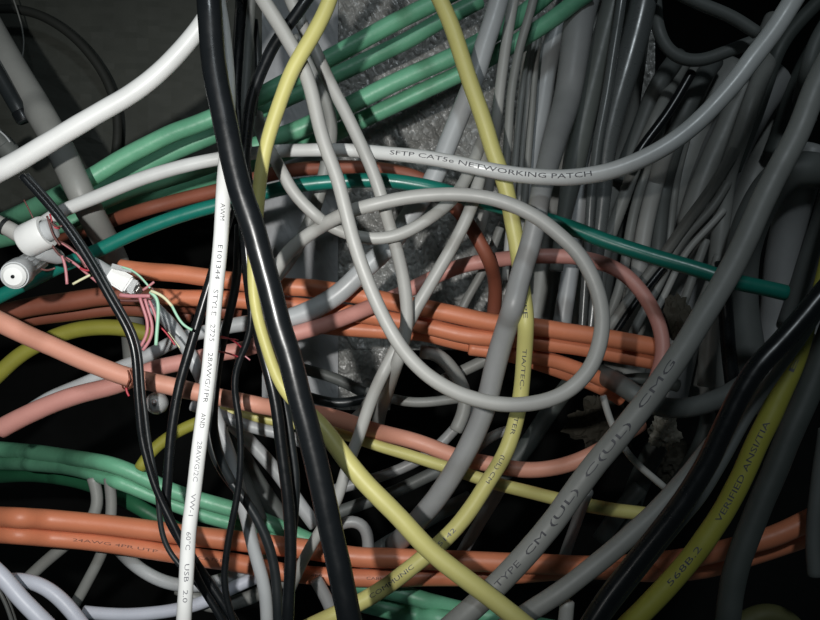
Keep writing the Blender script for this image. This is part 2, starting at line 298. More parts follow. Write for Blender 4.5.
# ---- green bundle
cable('green_cable', 'topmost green cable of the upper bundle, from upper middle to the left', G_G, 'bundlegreen', 18, 0.50,
      '470,-16 450,-6 430,5 407,16 386,27 366,38 348,48 330,58 310,69 290,80 270,91 250,102 228,111 205,121 190,127 176,131 154,142 132,153 114,163 97,174 72,188@0.505 48,201 20,214@0.56 -12,228@0.58', cut=True)
cable('green_cable', 'second green cable from the top in the upper bundle', G_G, 'bundlegreen', 17, 0.505,
      '480,0 460,11 438,22 422,32 407,41 388,50 371,58 353,67 336,75 312,87 290,97 270,106 250,115 230,127 210,137 192,144 176,151 160,158 146,166 128,175 110,184 85,195 60,207 30,220@0.56 -12,236@0.59', cut=True)
cable('green_cable', 'third green cable down in the upper bundle, with mottled sheath', G_G, 'bundlegreen', 18, 0.495,
      '552,-10@0.52 535,5 510,23 480,42@0.50 450,58 432,66 415,73 396,82 377,91 362,99 348,106 325,117 300,129 276,138 250,148 232,156 215,163 185,173 155,182@0.51 120,193 85,208', cut=False)
cable('green_cable', 'lowest green cable of the upper bundle, showing under the white cable', G_G, 'bundlegreen', 17, 0.50,
      '590,-8@0.515 572,4 555,18 530,34 500,52@0.505 475,66 456,76 436,85 415,95 390,107 366,118 350,126 336,133 312,143 290,151 270,158 250,165 232,171 217,176 203,181 190,185 168,191 146,197 126,203 105,208 88,214 73,221 50,228@0.56 -10,242@0.58', cut=True)
cable('green_cable', 'upper green cable of the lower left pair diving behind the black leads', 'green cables at the lower left', 'bundlegreen', 16, 0.49,
      '-5,449@0.66 29,452@0.64 51,455@0.60 73,458@0.56 95,461@0.505 111,464 126,469 140,476 158,485 176,493 197,499 217,505 240,511 262,520 284,529 300,536 318,545@0.51', )
cable('green_cable', 'under green cable of the lower left pair above the orange pair', 'green cables at the lower left', 'bundlegreen', 15, 0.495,
      '-5,462@0.67 40,464@0.62 75,468@0.56 97,475@0.51 115,480 132,487 154,496 176,505 190,510 205,516 222,520 240,525 262,534 285,546@0.51', )
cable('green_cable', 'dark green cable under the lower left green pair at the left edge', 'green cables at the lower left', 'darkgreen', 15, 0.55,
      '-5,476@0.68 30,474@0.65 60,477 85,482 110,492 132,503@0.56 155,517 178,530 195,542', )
cable('green_cable', 'upper green cable at the bottom middle under the yellow crossing', 'green cables at the bottom middle', 'bundlegreen', 17, 0.49,
      '345,580 362,586 382,590 400,593 420,599 438,604 462,610 490,616@0.50 520,622', )
cable('green_cable', 'lower green cable at the bottom middle beside the thickest black cable', 'green cables at the bottom middle', 'bundlegreen', 19, 0.485,
      '340,596 360,602 380,607 400,612 425,617 450,620 480,626@0.50', )
# ---- left
cable('coax_cable', 'bright white cable crossing the upper left corner behind the thickest black cable', None, 'white', 19, 0.385,
      '-4,173~21 15,163 35,151 58,137~20 80,124 102,111 127,97 152,79~19 175,57 197,31~18 207,17 216,2@0.41')
cable('grey_conduit', 'broad flat toned grey pipe slanting down the upper left corner', None, 'grey', 27, 0.56,
      '-6,38@0.53~31 8,62 22,84 36,106 49,128~28 60,148 70,170@0.475 80,192@0.47 90,212@0.475~27 101,232 111,250 120,270 127,292@0.53~24 131,315 134,340@0.56 137,380')
cable('white_cable', 'white cable leaving the small plug and dropping behind the printed cable', 'white cables at the left', 'palegrey', 14, 0.45,
      '146,298~11 152,304 158,312~14 168,321 176,330 183,341 190,354 197,367 204,385 211,402 217,420 222,434 228,450 234,467~13 238,485 243,505 249,528 254,551 259,566 263,580 266,598 267,620', )
cable('white_cable', 'bluish white cable curving into the bottom left corner, lower of two', 'white cables at the left', 'bluewhite', 17, 0.43,
      '-4,571 6,580 18,596 30,608 44,622')
cable('white_cable', 'bluish white cable arching across the bottom left corner, upper of two', 'white cables at the left', 'bluewhite', 17, 0.44,
      '-6,585@0.47 5,579@0.46 20,579@0.455~14 38,583~15 50,590 60,598 70,609 80,622', )
cable('white_cable', 'bluish white cable lying along the bottom edge behind the printed cable', 'white cables at the left', 'bluewhite', 13, 0.46,
      '84,612 102,614 123,615 143,614 164,612 185,608 205,602 220,594 236,586 252,579 270,571@0.49', cut=True)
cable('white_cable', 'grey white cable bending under the orange pair at the lower left', 'white cables at the left', 'palegrey', 13, 0.485,
      '118,548@0.53 130,562@0.50 141,570 152,577 167,583 183,586 200,586 218,581 235,575 252,566 270,558', cut=True)
cable('grey_cable', 'grey cable beneath the orange pair at lower left, running to bottom right', G_D, 'grey', 14, 0.50,
      '178,588 195,596 205,607 225,605 245,600 262,592 280,582 295,575', cut=True)
cable('thin_black_lead', 'pair of thin dark leads at the bottom left corner, the left one', G_D, 'darkgrey', 4, 0.46, '-3,587 3,597 8,608 12,622')
cable('thin_black_lead', 'pair of thin dark leads at the bottom left corner, the right one', G_D, 'darkgrey', 4, 0.465, '3,590 8,600 12,610 16,624')
cable('grey_cable', 'grey cable rising steeply beneath the orange pair near bottom left', G_D, 'grey', 11, 0.51,
      '70,612 76,603 82,592 88,580 95,568 101,556 106,542 110,525 112,508 111,492 109,478', cut=True)
cable('grey_cable', 'grey cable leaning right above the bottom left white cables', G_D, 'grey', 12, 0.515,
      '26,580 36,570 47,560 57,552 68,543 82,532 92,520 99,508 98,494 93,478', cut=True)
cable('hose', 'dark grey hose with open end at the far upper left', None, 'softblack', 15, 0.50, '-10,62 0,77 7,90 14,102 21,113 25,121', cut=True)
cable('dark_cable', 'dark cable arching across the olive wall at the upper left, lower end drawn for a shadow line', None, 'arc', 9, 0.69,
      '-4,9 15,8 30,11 45,17 60,26 73,36 85,48 96,62 105,76 112,92 117,112 118,135 115,158')  # lower end carries the dark tube on along a shadow line on the wall
cable('thin_wire', 'hair thin grey wire hanging on the olive wall at upper left', None, 'grey', 1.6, 0.67, '13,-2 19,15 24,35 25,48 22,60', cut=True)
cable('grey_cable', 'short grey cable entering the ring connector from the left edge', None, 'lightgrey', 16, 0.42, '-4,222 8,228 20,235 30,242 40,250 50,258@0.44', cut=False)
# ---- lower middle gap
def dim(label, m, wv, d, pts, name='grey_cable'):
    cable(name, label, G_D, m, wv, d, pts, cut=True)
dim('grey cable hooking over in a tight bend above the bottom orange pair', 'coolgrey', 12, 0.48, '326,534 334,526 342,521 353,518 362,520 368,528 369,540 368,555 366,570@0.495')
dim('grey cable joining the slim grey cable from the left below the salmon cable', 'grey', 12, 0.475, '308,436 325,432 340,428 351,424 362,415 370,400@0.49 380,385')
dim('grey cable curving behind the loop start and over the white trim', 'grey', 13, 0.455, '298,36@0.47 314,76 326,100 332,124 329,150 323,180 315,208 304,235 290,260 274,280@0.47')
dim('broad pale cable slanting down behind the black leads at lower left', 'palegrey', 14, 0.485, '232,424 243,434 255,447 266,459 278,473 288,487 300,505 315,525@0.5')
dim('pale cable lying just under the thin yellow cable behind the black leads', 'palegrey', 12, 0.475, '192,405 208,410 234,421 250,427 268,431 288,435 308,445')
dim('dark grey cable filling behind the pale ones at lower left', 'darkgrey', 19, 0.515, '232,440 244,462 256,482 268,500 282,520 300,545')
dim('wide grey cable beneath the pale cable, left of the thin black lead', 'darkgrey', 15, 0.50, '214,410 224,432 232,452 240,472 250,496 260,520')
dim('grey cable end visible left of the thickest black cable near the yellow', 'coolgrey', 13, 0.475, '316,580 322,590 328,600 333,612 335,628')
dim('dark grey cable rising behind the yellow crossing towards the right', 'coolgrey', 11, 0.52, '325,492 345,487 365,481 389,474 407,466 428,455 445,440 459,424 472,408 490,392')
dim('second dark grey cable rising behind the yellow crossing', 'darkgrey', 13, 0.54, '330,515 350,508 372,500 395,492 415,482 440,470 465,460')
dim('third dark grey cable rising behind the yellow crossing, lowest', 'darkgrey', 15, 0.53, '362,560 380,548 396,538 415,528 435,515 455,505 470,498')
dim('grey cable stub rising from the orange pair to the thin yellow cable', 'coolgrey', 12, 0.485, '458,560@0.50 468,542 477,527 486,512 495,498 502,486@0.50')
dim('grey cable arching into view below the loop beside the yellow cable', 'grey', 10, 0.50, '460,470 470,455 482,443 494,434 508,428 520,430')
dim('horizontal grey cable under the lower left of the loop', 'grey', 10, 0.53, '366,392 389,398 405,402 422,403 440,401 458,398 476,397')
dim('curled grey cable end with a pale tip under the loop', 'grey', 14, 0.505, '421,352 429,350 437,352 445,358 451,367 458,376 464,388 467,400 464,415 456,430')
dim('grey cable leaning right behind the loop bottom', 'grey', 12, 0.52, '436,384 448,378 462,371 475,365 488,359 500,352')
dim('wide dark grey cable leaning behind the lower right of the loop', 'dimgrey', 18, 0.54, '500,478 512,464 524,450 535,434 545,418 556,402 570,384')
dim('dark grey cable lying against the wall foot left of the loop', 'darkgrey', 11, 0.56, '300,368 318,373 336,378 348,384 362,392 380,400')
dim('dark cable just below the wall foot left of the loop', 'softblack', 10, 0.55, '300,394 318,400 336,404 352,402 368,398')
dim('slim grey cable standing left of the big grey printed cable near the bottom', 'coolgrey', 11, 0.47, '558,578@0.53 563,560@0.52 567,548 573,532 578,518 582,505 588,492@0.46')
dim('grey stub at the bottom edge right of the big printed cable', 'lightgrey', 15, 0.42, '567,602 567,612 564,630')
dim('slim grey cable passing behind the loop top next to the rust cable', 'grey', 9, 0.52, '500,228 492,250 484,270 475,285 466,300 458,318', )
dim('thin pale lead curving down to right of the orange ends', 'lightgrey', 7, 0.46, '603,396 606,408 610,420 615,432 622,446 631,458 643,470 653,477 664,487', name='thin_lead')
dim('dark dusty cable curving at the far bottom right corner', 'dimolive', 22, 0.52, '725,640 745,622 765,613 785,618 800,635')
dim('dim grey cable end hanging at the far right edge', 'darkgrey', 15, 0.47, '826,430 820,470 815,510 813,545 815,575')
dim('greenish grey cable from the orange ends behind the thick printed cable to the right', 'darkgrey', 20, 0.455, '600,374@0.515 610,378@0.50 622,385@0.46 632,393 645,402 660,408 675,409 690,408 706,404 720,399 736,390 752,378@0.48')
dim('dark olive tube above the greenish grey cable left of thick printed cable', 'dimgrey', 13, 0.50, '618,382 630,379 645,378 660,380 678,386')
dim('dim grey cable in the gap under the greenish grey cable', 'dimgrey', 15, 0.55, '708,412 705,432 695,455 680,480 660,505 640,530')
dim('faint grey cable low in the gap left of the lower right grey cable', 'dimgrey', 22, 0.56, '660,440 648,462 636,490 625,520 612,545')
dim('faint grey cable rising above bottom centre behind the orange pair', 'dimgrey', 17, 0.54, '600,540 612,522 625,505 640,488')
# ---- hanging grey cables at right
def hang(label, m, wv, d, pts, name='grey_cable', cut=False):
    cable(name, label, G_H, m, wv, d, pts, cut=cut)
hang('light grey cable hanging left of the dark one at the top middle', 'lightgrey', 14, 0.475, '514,-3 510,20 506,44 503,66 500,88 497,117@0.49 494,145 490,175 486,205~11 478,235@0.52')
hang('dark grey cable hanging right of the light one at the top middle', 'grey', 12, 0.48, '534,-3 530,14 525,29 520,46 516,64 512,86 510,105~9 508,140 506,170 500,205')
hang('slim pale cable hanging right beside the upper yellow cable', 'lightgrey', 7, 0.53, '530,35 526,54 523,80 520,108 517,140 514,175 511,205 508,240 505,280')
hang('very slim pale cable second from the upper yellow cable', 'lightgrey', 5, 0.535, '534,40 530,64 528,88 526,112 523,140 521,170 518,205 516,240')
hang('slim cool grey cable third from the upper yellow cable', 'grey', 8, 0.54, '541,20 537,45 534,75 532,108 529,140 527,170 524,205 522,250 520,290')
hang('broad pale cable bordering the shaded thick grey cable on its left', 'palegrey', 24, 0.555, '568,-4 560,20 551,49 547,68 544,86 541,110~20 536,135~15 532,164~13 528,190~12 523,220 520,260 518,300')
hang('wide grey cable hanging just right of the shaded thick grey cable', 'hosegrey', 30, 0.535, '616,-4 610,16 604,38 598,62 592,86 586,110 580,135 575,160~24 568,195~18 562,230~14 556,270')
hang('pale cable continuing down between the loop and the teal cable', 'palegrey', 18, 0.545, '612,20@0.57 604,60 597,95@0.56 592,120@0.55 587,150 583,180 579,205 576,225 573,250 569,280 564,310 560,340')
hang('slim glossy grey cable hanging beside the wide glossy one', 'glossgrey', 15, 0.515, '622,-4 617,30 612,60 608,88 603,115 598,140 595,165 591,195~10 589,231~8 586,270 584,300 582,330')
hang('wide glossy grey cable with a bright sheen near the dark hollow', 'glossgrey', 30, 0.525, '645,-6 640,18 633,45 625,73~27 617,100 610,128 605,155~20 603,195~17 599,231 596,265~14 594,300 590,335')
hang('grey cable left of the black strip, above the teal cable', 'grey', 13, 0.545, '684,64@0.60 674,82@0.59 660,110@0.56 643,145 634,170 626,192 617,217 608,240 602,265 598,295')
hang('slim grey cable next to the pale wedge above the teal cable', 'grey', 10, 0.55, '696,66@0.60 682,92 664,120@0.57 653,150 644,176 637,200 631,225 627,250 622,280 612,310 602,330')
hang('pale wedge shaped cable right of centre above the teal cable', 'lightgrey', 17, 0.56, '700,68@0.605 686,97 672,130@0.57 664,155 657,178 651,200 646,222 642,243 640,265 635,290 628,320 620,345')
hang('dark grey cable directly right of the pale wedge cable', 'darkgrey', 16, 0.555, '708,64@0.60 696,95 682,125@0.57 674,150 668,172 663,195 660,220 658,243 655,275 650,310')
hang('slim grey cable right of the dark one, above the teal cable', 'grey', 9, 0.56, '716,64@0.605 706,84 694,110@0.575 686,140 678,170 674,195 670,228 667,250')
hang('wide dusty grey cable hanging under the rising printed cable', 'grey', 28, 0.575, '775,20@0.60 762,50@0.59 748,80 736,105 723,135 711,160 702,182 694,205~22 688,225')
hang('broad grey cable at the dark hollow running down left', 'darkgrey', 25, 0.55, '678,57@0.60 671,64@0.58 664,76 656,88 648,108 640,130 630,155~18 620,180')
hang('grey cable right of the black strip under the dark hollow', 'darkgrey', 22, 0.56, '714,62@0.59 704,74@0.57 697,88 688,106 678,126 668,142 658,160~18 648,182')
hang('black strip drawn for the dark gap slanting below the dark hollow', 'black', 10, 0.535, '692,72@0.54 684,86 676,100 666,116 655,130 645,143 636,156 628,172', name='black_lead', cut=True)  # black tube painted in for the dark gap between the grey cables
hang('diagonal grey cable crossing the hanging ones above the teal cable, upper', 'grey', 11, 0.52, '735,150 722,172 708,194 692,215 680,232 668,249 656,265 642,283 629,300 615,320 600,342', cut=True)
hang('diagonal grey cable crossing the hanging ones above the teal cable, middle', 'grey', 9, 0.525, '728,182 716,203 702,219 688,233 676,249 667,266 660,284 650,300 640,318 632,335', cut=True)
hang('diagonal pale lead crossing the hanging ones above the teal cable, lower', 'lightgrey', 7, 0.53, '724,210 712,224 698,238 686,251 677,268 670,284 662,300 652,318', cut=True)
hang('pale slim lead under the teal cable, left of the thick printed cable', 'grey', 9, 0.535, '706,240 700,258 693,274 688,292 680,312 670,335', cut=True)
hang('slim pale lead under the teal cable touching the thick printed cable', 'grey', 8, 0.53, '718,255 712,275 705,294 696,311 687,330 680,350', cut=True)
hang('black lead slanting under the teal cable behind the pink curve', 'black', 7, 0.515, '668,262 657,275 645,290 633,306 622,322 612,338', name='black_lead', cut=True)
hang('upright grey cable hanging right of the crossing diagonals', 'grey', 18, 0.50, '782,30@0.57 766,65@0.55 752,100@0.53 744,125 736,148 730,165 726,182 724,200 722,220 719,242 717,262 714,290 711,320 708,350 706,385', )
hang('black upright tube under the dark end of the teal cable', 'black', 15, 0.49, '722,262 724,290 726,315 728,345 731,372 734,395', name='black_lead', cut=True)  # plain black tube filling an upright slot between the cables
hang('broad grey hose arching behind the thick printed cable at right', 'darkgrey', 34, 0.49, '822,172@0.53 795,168 775,182 760,203 749,228 742,255 740,285@0.50 742,315 747,345 752,380 752,410', )
hang('broad bluish hose hanging at the far right behind the teal end', 'coolgrey', 34, 0.53, '812,150 802,178 794,205 787,235 782,262 779,295 776,325 768,360 755,400', )
hang('broad dusty hose at the far right edge below the yellow top', 'darkgrey', 28, 0.52, '830,210 818,245 808,275 800,300 792,325')
hang('grey cable curving round the bottom of the dark hollow', 'darkgrey', 13, 0.51, '655,-8@0.54 657,25@0.53 664,46 674,57 688,62 703,61 718,55 733,49 750,43 768,36')
hang('grey cable crossing the dark hollow near the top right', 'darkgrey', 13, 0.50, '684,-4 700,4 716,10 732,16 745,25 757,33@0.51')
hang('dim grey cable leaving the top right corner', 'dimgrey', 14, 0.53, '822,-2 808,12 796,25 785,38@0.55 776,55 768,80 758,110 746,140 734,170')
hang('grey cable stub at the right edge near the top', 'darkgrey', 15, 0.47, '828,22 819,34 812,52 806,75@0.52 800,100@0.55')
hang('small grey cable curl under the rising printed cable', 'darkgrey', 10, 0.56, '770,46 767,60 764,72 761,84 756,100 748,125')
hang('dim grey cable at the far right under the top corner', 'dimgrey', 24, 0.59, '850,-20 830,25 812,60 802,80 794,100 785,130 775,155')

hang('broadest grey cable filling the back behind the glossy cables', 'grey', 44, 0.60, '630,-5 626,40 620,85 614,130 606,180 600,230 590,290 580,350')
hang('broad pale grey cable filling the back below the dark hollow', 'grey', 44, 0.60, '735,70@0.605 716,95 700,125 684,160 672,200 662,245 650,290 636,340 620,385', cut=True)
hang('broad grey cable at the back below the rising printed cable', 'coolgrey', 46, 0.60, '772,75@0.60 750,105 730,140 714,180 702,220 694,262 684,305 674,350 664,395', cut=True)
hang('broad dim grey cable at the back behind the upright grey cable', 'grey', 40, 0.605, '800,110 775,140 752,180 738,220 727,262 718,305 710,350 704,400', cut=True)
hang('broad grey cable in the back near the thin wires left of the loop top right', 'grey', 34, 0.60, '603,-5 592,45 580,95 568,145 556,195 546,245 538,300 530,345')
hang('broad bluish grey hose behind the far right hoses', 'coolgrey', 40, 0.59, '842,190 828,235 816,280 805,325 790,370 770,410')

# ---- keep the cables from running through each other: push crossings apart along the depth
allp = []
for ci, c in enumerate(CABLES):
    A = c['A']; s = np.arange(len(A))
    for k in range(len(A)): allp.append((ci, k, A[k, 0], A[k, 1], A[k, 2], A[k, 3]))
Q = np.array(allp)
ci_, k_, X, Y, D0, W = Q.T
Rr = W/2*D0/F
D = D0.copy()
pi, pj = [], []
for i in range(len(Q)):
    dx = X[i+1:]-X[i]; dy = Y[i+1:]-Y[i]
    lim = (W[i+1:]+W[i])*0.56
    m_ = (dx*dx+dy*dy < lim*lim) & ((ci_[i+1:] != ci_[i]) | (k_[i+1:]-k_[i] > 18))
    j = np.nonzero(m_)[0]+i+1
    pi.append(np.full(len(j), i)); pj.append(j)
pi = np.concatenate(pi); pj = np.concatenate(pj)
sg = np.where(D0[pi]+ci_[pi]*1e-6 < D0[pj]+ci_[pj]*1e-6, -1.0, 1.0)
dm = (D0[pi]+D0[pj])/2
lat = np.hypot(X[pi]-X[pj], Y[pi]-Y[pj])*dm/F
need = np.sqrt(np.maximum(0, ((Rr[pi]+Rr[pj])*1.0)**2-lat**2))
starts = [np.nonzero(ci_ == c)[0] for c in range(len(CABLES))]
for it in range(140):
    gap = (D[pi]-D[pj])*sg
    defi = np.maximum(0, need-gap)
    push = np.zeros(len(D)); 
    a = np.zeros(len(D)); b = np.zeros(len(D))
    np.maximum.at(a, pi, defi*(sg > 0)); np.maximum.at(b, pi, defi*(sg < 0))
    np.maximum.at(a, pj, defi*(sg < 0)); np.maximum.at(b, pj, defi*(sg > 0))
    D = D+0.45*(a-b)
    D = np.minimum(D, 0.625-Rr) if True else D
    for idx in starts:
        e = D[idx]-D0[idx]
        if len(e) > 4:
            for _ in range(2):
                e2 = e.copy(); e2[1:-1] = 0.25*e[:-2]+0.5*e[1:-1]+0.25*e[2:]
                e2[0] = 0.5*(e[0]+e[1]); e2[-1] = 0.5*(e[-1]+e[-2]); e = e2
            D[idx] = D0[idx]+e
far = (D0 > 0.63)
D[far] = D0[far]
gap = (D[pi]-D[pj])*sg
print('RELAX deepest left', float(np.max(need-gap)), 'bad', int(np.sum(need-gap > 0.001)), 'of', len(pi), 'D', D.min(), D.max())

def frames(pts):
    T = np.gradient(pts, axis=0); T /= np.linalg.norm(T, axis=1)[:, None]+1e-12
    n = np.cross(T[0], [0.3, 1, 0.2]); n /= np.linalg.norm(n)
    Ns = [n]
    for i in range(1, len(T)):
        n = Ns[-1]-T[i]*np.dot(Ns[-1], T[i]); n /= np.linalg.norm(n); Ns.append(n)
    Ns = np.array(Ns); return T, Ns, np.cross(T, Ns)
def tube(pts, rad, sides=18):
    """verts, faces of a swept tube with rounded-over flat ends"""
    T, Nn, B = frames(pts)
    ang = np.linspace(0, 2*math.pi, sides, endpoint=False)
    ca, sa = np.cos(ang), np.sin(ang)
    rings = []; 
    def ring(p, n, b, r): return p+r*(ca[:, None]*n+sa[:, None]*b)
    rings.append(ring(pts[0]-T[0]*rad[0]*0.18, Nn[0], B[0], rad[0]*0.8))
    for i in range(len(pts)): rings.append(ring(pts[i], Nn[i], B[i], rad[i]))
    rings.append(ring(pts[-1]+T[-1]*rad[-1]*0.18, Nn[-1], B[-1], rad[-1]*0.8))
    V = np.vstack(rings); nr = len(rings); Fc = []
    for i in range(nr-1):
        for k in range(sides):
            a = i*sides+k; b = i*sides+(k+1) % sides
            Fc.append((a, b, b+sides, a+sides))
    Fc.append(tuple(range(sides-1, -1, -1))); Fc.append(tuple(range((nr-1)*sides, nr*sides)))
    return V, Fc

FONT = None
def lettering(txt, pts, rad, s0, s1, side_off, m, parent, org, hscale):
    """printed letters wrapped on the sheath between arc lengths s0 and s1 (s0 > s1 reads backwards)"""
    cu = bpy.data.curves.new('lettering', 'FONT'); cu.body = txt; cu.size = 1.0; cu.resolution_u = 2
    to = bpy.data.objects.new('lettering', cu); COL.objects.link(to)
    dg = bpy.context.evaluated_depsgraph_get()
    me = bpy.data.meshes.new_from_object(to.evaluated_get(dg))
    bpy.data.objects.remove(to); bpy.data.curves.remove(cu)
    bm = bmesh.new(); bm.from_mesh(me)
    bmesh.ops.triangulate(bm, faces=bm.faces[:])
    for yy in (0.0, 0.12, 0.24, 0.36, 0.48, 0.6):
        g = bm.verts[:]+bm.edges[:]+bm.faces[:]
        bmesh.ops.bisect_plane(bm, geom=g, plane_co=(0, yy, 0), plane_no=(0, 1, 0))
    xs = [v.co.x for v in bm.verts]; ys = [v.co.y for v in bm.verts]
    x0, x1 = min(xs), max(xs); ymid = 0.34
    seg = np.linalg.norm(np.diff(pts, axis=0), axis=1); S_ = np.concatenate([[0], np.cumsum(seg)])
    T = np.gradient(pts, axis=0); T /= np.linalg.norm(T, axis=1)[:, None]
    camp = np.array([0, 0, CZ])
    for v in bm.verts:
        s = s0+(v.co.x-x0)/(x1-x0)*(s1-s0)
        p = np.array([np.interp(s, S_, pts[:, q]) for q in range(3)])
        t = np.array([np.interp(s, S_, T[:, q]) for q in range(3)]); t /= np.linalg.norm(t)
        if s1 < s0: t = -t
        r = np.interp(s, S_, rad)
        n = camp-p; n = n-t*np.dot(n, t); n /= np.linalg.norm(n)
        b = np.cross(n, t)
        th = side_off+(v.co.y-ymid)/0.7*hscale
        q = p+(r*1.028)*(math.cos(th)*n+math.sin(th)*b)
        v.co = Vector(q)-org
    bm.to_mesh(me); bm.free(); me.materials.clear(); me.materials.append(MATS[m])
    o = bpy.data.objects.new('printed_lettering', me); COL.objects.link(o); o.parent = parent
    return o

off = 0
BUILT = {}
for ci, c in enumerate(CABLES):
    A = c['A']; n = len(A)
    d = D[off:off+n]; r = Rr[off:off+n]; off += n
    pts = np.array([P(A[k, 0], A[k, 1], d[k]) for k in range(n)])
    # tiny irregularities of the sheath
    rad = np.array([r[k]*(1+0.02*noise.noise(Vector((k*0.22, ci*3.1, 0)))) for k in range(n)])
    V, Fc = tube(pts, rad)
    org = Vector(pts[0])
    o = mesh_obj(c['name'], V-np.array(org), Fc, c['mat'], loc=org, label=c['label'], cat=c['cat'], group=c['group'])
    BUILT[c['label']] = (o, pts, rad)
    seg = np.linalg.norm(np.diff(pts, axis=0), axis=1); S_ = np.concatenate([[0], np.cumsum(seg)])
    for t in c['text']:
        txt, a, b, mk = t[:4]; mode = t[4] if len(t) > 4 else ''; so = t[5] if len(t) > 5 else 0.0
        vert = c['name'] == 'signal_cable' or 'dropping through' in c['label']
        if mode == 'f': s0, s1 = a*S_[-1], b*S_[-1]; s0, s1 = s1, s0
        else:
            key = A[:, 1] if vert else A[:, 0]
            order = np.argsort(key)
            s0 = float(np.interp(a, key[order], S_[order])); s1 = float(np.interp(b, key[order], S_[order]))
        if 'dropping through' in c['label']: s0, s1 = s1, s0 if b > 500 else s1
        if 'dropping through' in c['label'] and b <= 500:
            s0 = float(np.interp(a, key[order], S_[order])); s1 = float(np.interp(b, key[order], S_[order]))
        lettering(txt, pts, rad, s0, s1, so, mk, o, org, {'rustink': 0.3}.get(mk, 0.6 if c['name'] in ('signal_cable', 'sftp_patch_cable') else 0.5))


# ------------------------------------------------------------------ small fittings
def wire(name, m, wpx, pts, parent=None, org=None, label=None, cat=None, group=None, d=0.42):
    p = parse(pts); fill(p, 2, d); fill(p, 3, wpx)
    A = catmull(p, 2.5)
    q = np.array([P(a[0], a[1], a[2]) for a in A]); rad = A[:, 3]/2*A[:, 2]/F
    V, Fc = tube(q, rad, 10)
    o_ = Vector(q[0]) if org is None else org
    return mesh_obj(name, V-np.array(o_), Fc, m, parent=parent, loc=None if parent else o_, label=label, cat=cat, group=group)
def lathe(name, m, a, b, prof, parent=None, org=Vector((0, 0, 0)), sides=28, label=None, hollow=False):
    """prof = [(t, radius)] along the axis a -> b"""
    ax = (b-a); L_ = ax.length; ax.normalize()
    n = ax.orthogonal().normalized(); bt = ax.cross(n)
    V, Fc = [], []
    for t, r in prof:
        for k in range(sides):
            an = 2*math.pi*k/sides
            V.append(a+ax*(t*L_)+(n*math.cos(an)+bt*math.sin(an))*r-org)
    for i in range(len(prof)-1):
        for k in range(sides):
            p_ = i*sides+k; q_ = i*sides+(k+1) % sides
            Fc.append((p_, q_, q_+sides, p_+sides))
    if not hollow:
        Fc.append(tuple(range(sides-1, -1, -1))); Fc.append(tuple(range((len(prof)-1)*sides, len(prof)*sides)))
    o = mesh_obj(name, V, Fc, m, parent=parent, smooth=True, label=label)
    md = o.modifiers.new('edge', 'EDGE_SPLIT'); md.split_angle = math.radians(40)
    return o
def root(name, label, cat, loc, group=None):
    o = bpy.data.objects.new(name, None); COL.objects.link(o); o.location = loc
    o.empty_display_size = 0.01
    o['label'] = label; o['category'] = cat
    if group: o['group'] = group
    return o
def px(n, d): return n*d/F

# round white-faced plug
o0 = P(15, 275, 0.385)
t = root('round_plug', 'white faced round plug with a dark centre hole at the left edge', 'connector', o0)
a, b = P(15, 275, 0.385), P(39, 258, 0.425)
lathe('collar', 'palegrey', a, b, [(-0.02, px(12.6, .385)), (-0.02, px(13.8, .385)), (0.02, px(14.6, .385)), (0.22, px(14.6, .385)), (0.26, px(12, .385)), (0.26, px(6, .385))], t, o0, hollow=True)
lathe('white_face', 'white', a, b, [(0.06, px(5, .385)), (0.0, px(12.4, .385)), (-0.05, px(12, .385)), (-0.08, px(9, .385)), (-0.085, px(1.9, .385)), (-0.02, px(1.7, .385)), (-0.02, px(0.3, .385))], t, o0, label='bright white disc')
lathe('hole_peg', 'black', a, b, [(-0.10, px(1.7, .385)), (-0.03, px(1.7, .385))], t, o0, label='black peg drawn for the dark of the centre hole')  # solid black peg; the darkness inside the hole is put into its colour
bd = lathe('barrel', 'palegrey', a, b, [(0.24, px(11, .39)), (0.3, px(11.5, .39)), (0.9, px(11.5, .41)), (1.0, px(10, .42))], t, o0)
for k in range(14):
    an = 2*math.pi*k/14; ax = (b-a).normalized(); n = ax.orthogonal().normalized(); bt = ax.cross(n)
    c_ = (n*math.cos(an)+bt*math.sin(an))
    w_ = ax.cross(c_)*px(1.0, .4)
    R0 = px(11.0, .39); R1 = px(12.5, .39)
    V = []
    for tt in (0.3, 0.92):
        q = a+(b-a)*tt
        V += [q+c_*R0-w_-o0, q+c_*R0+w_-o0, q+c_*R1+w_*0.7-o0, q+c_*R1-w_*0.7-o0]
    mesh_obj('rib', V, [(0, 1, 2, 3), (7, 6, 5, 4), (0, 4, 5, 1), (1, 5, 6, 2), (2, 6, 7, 3), (3, 7, 4, 0)], 'palegrey', parent=bd, smooth=False)

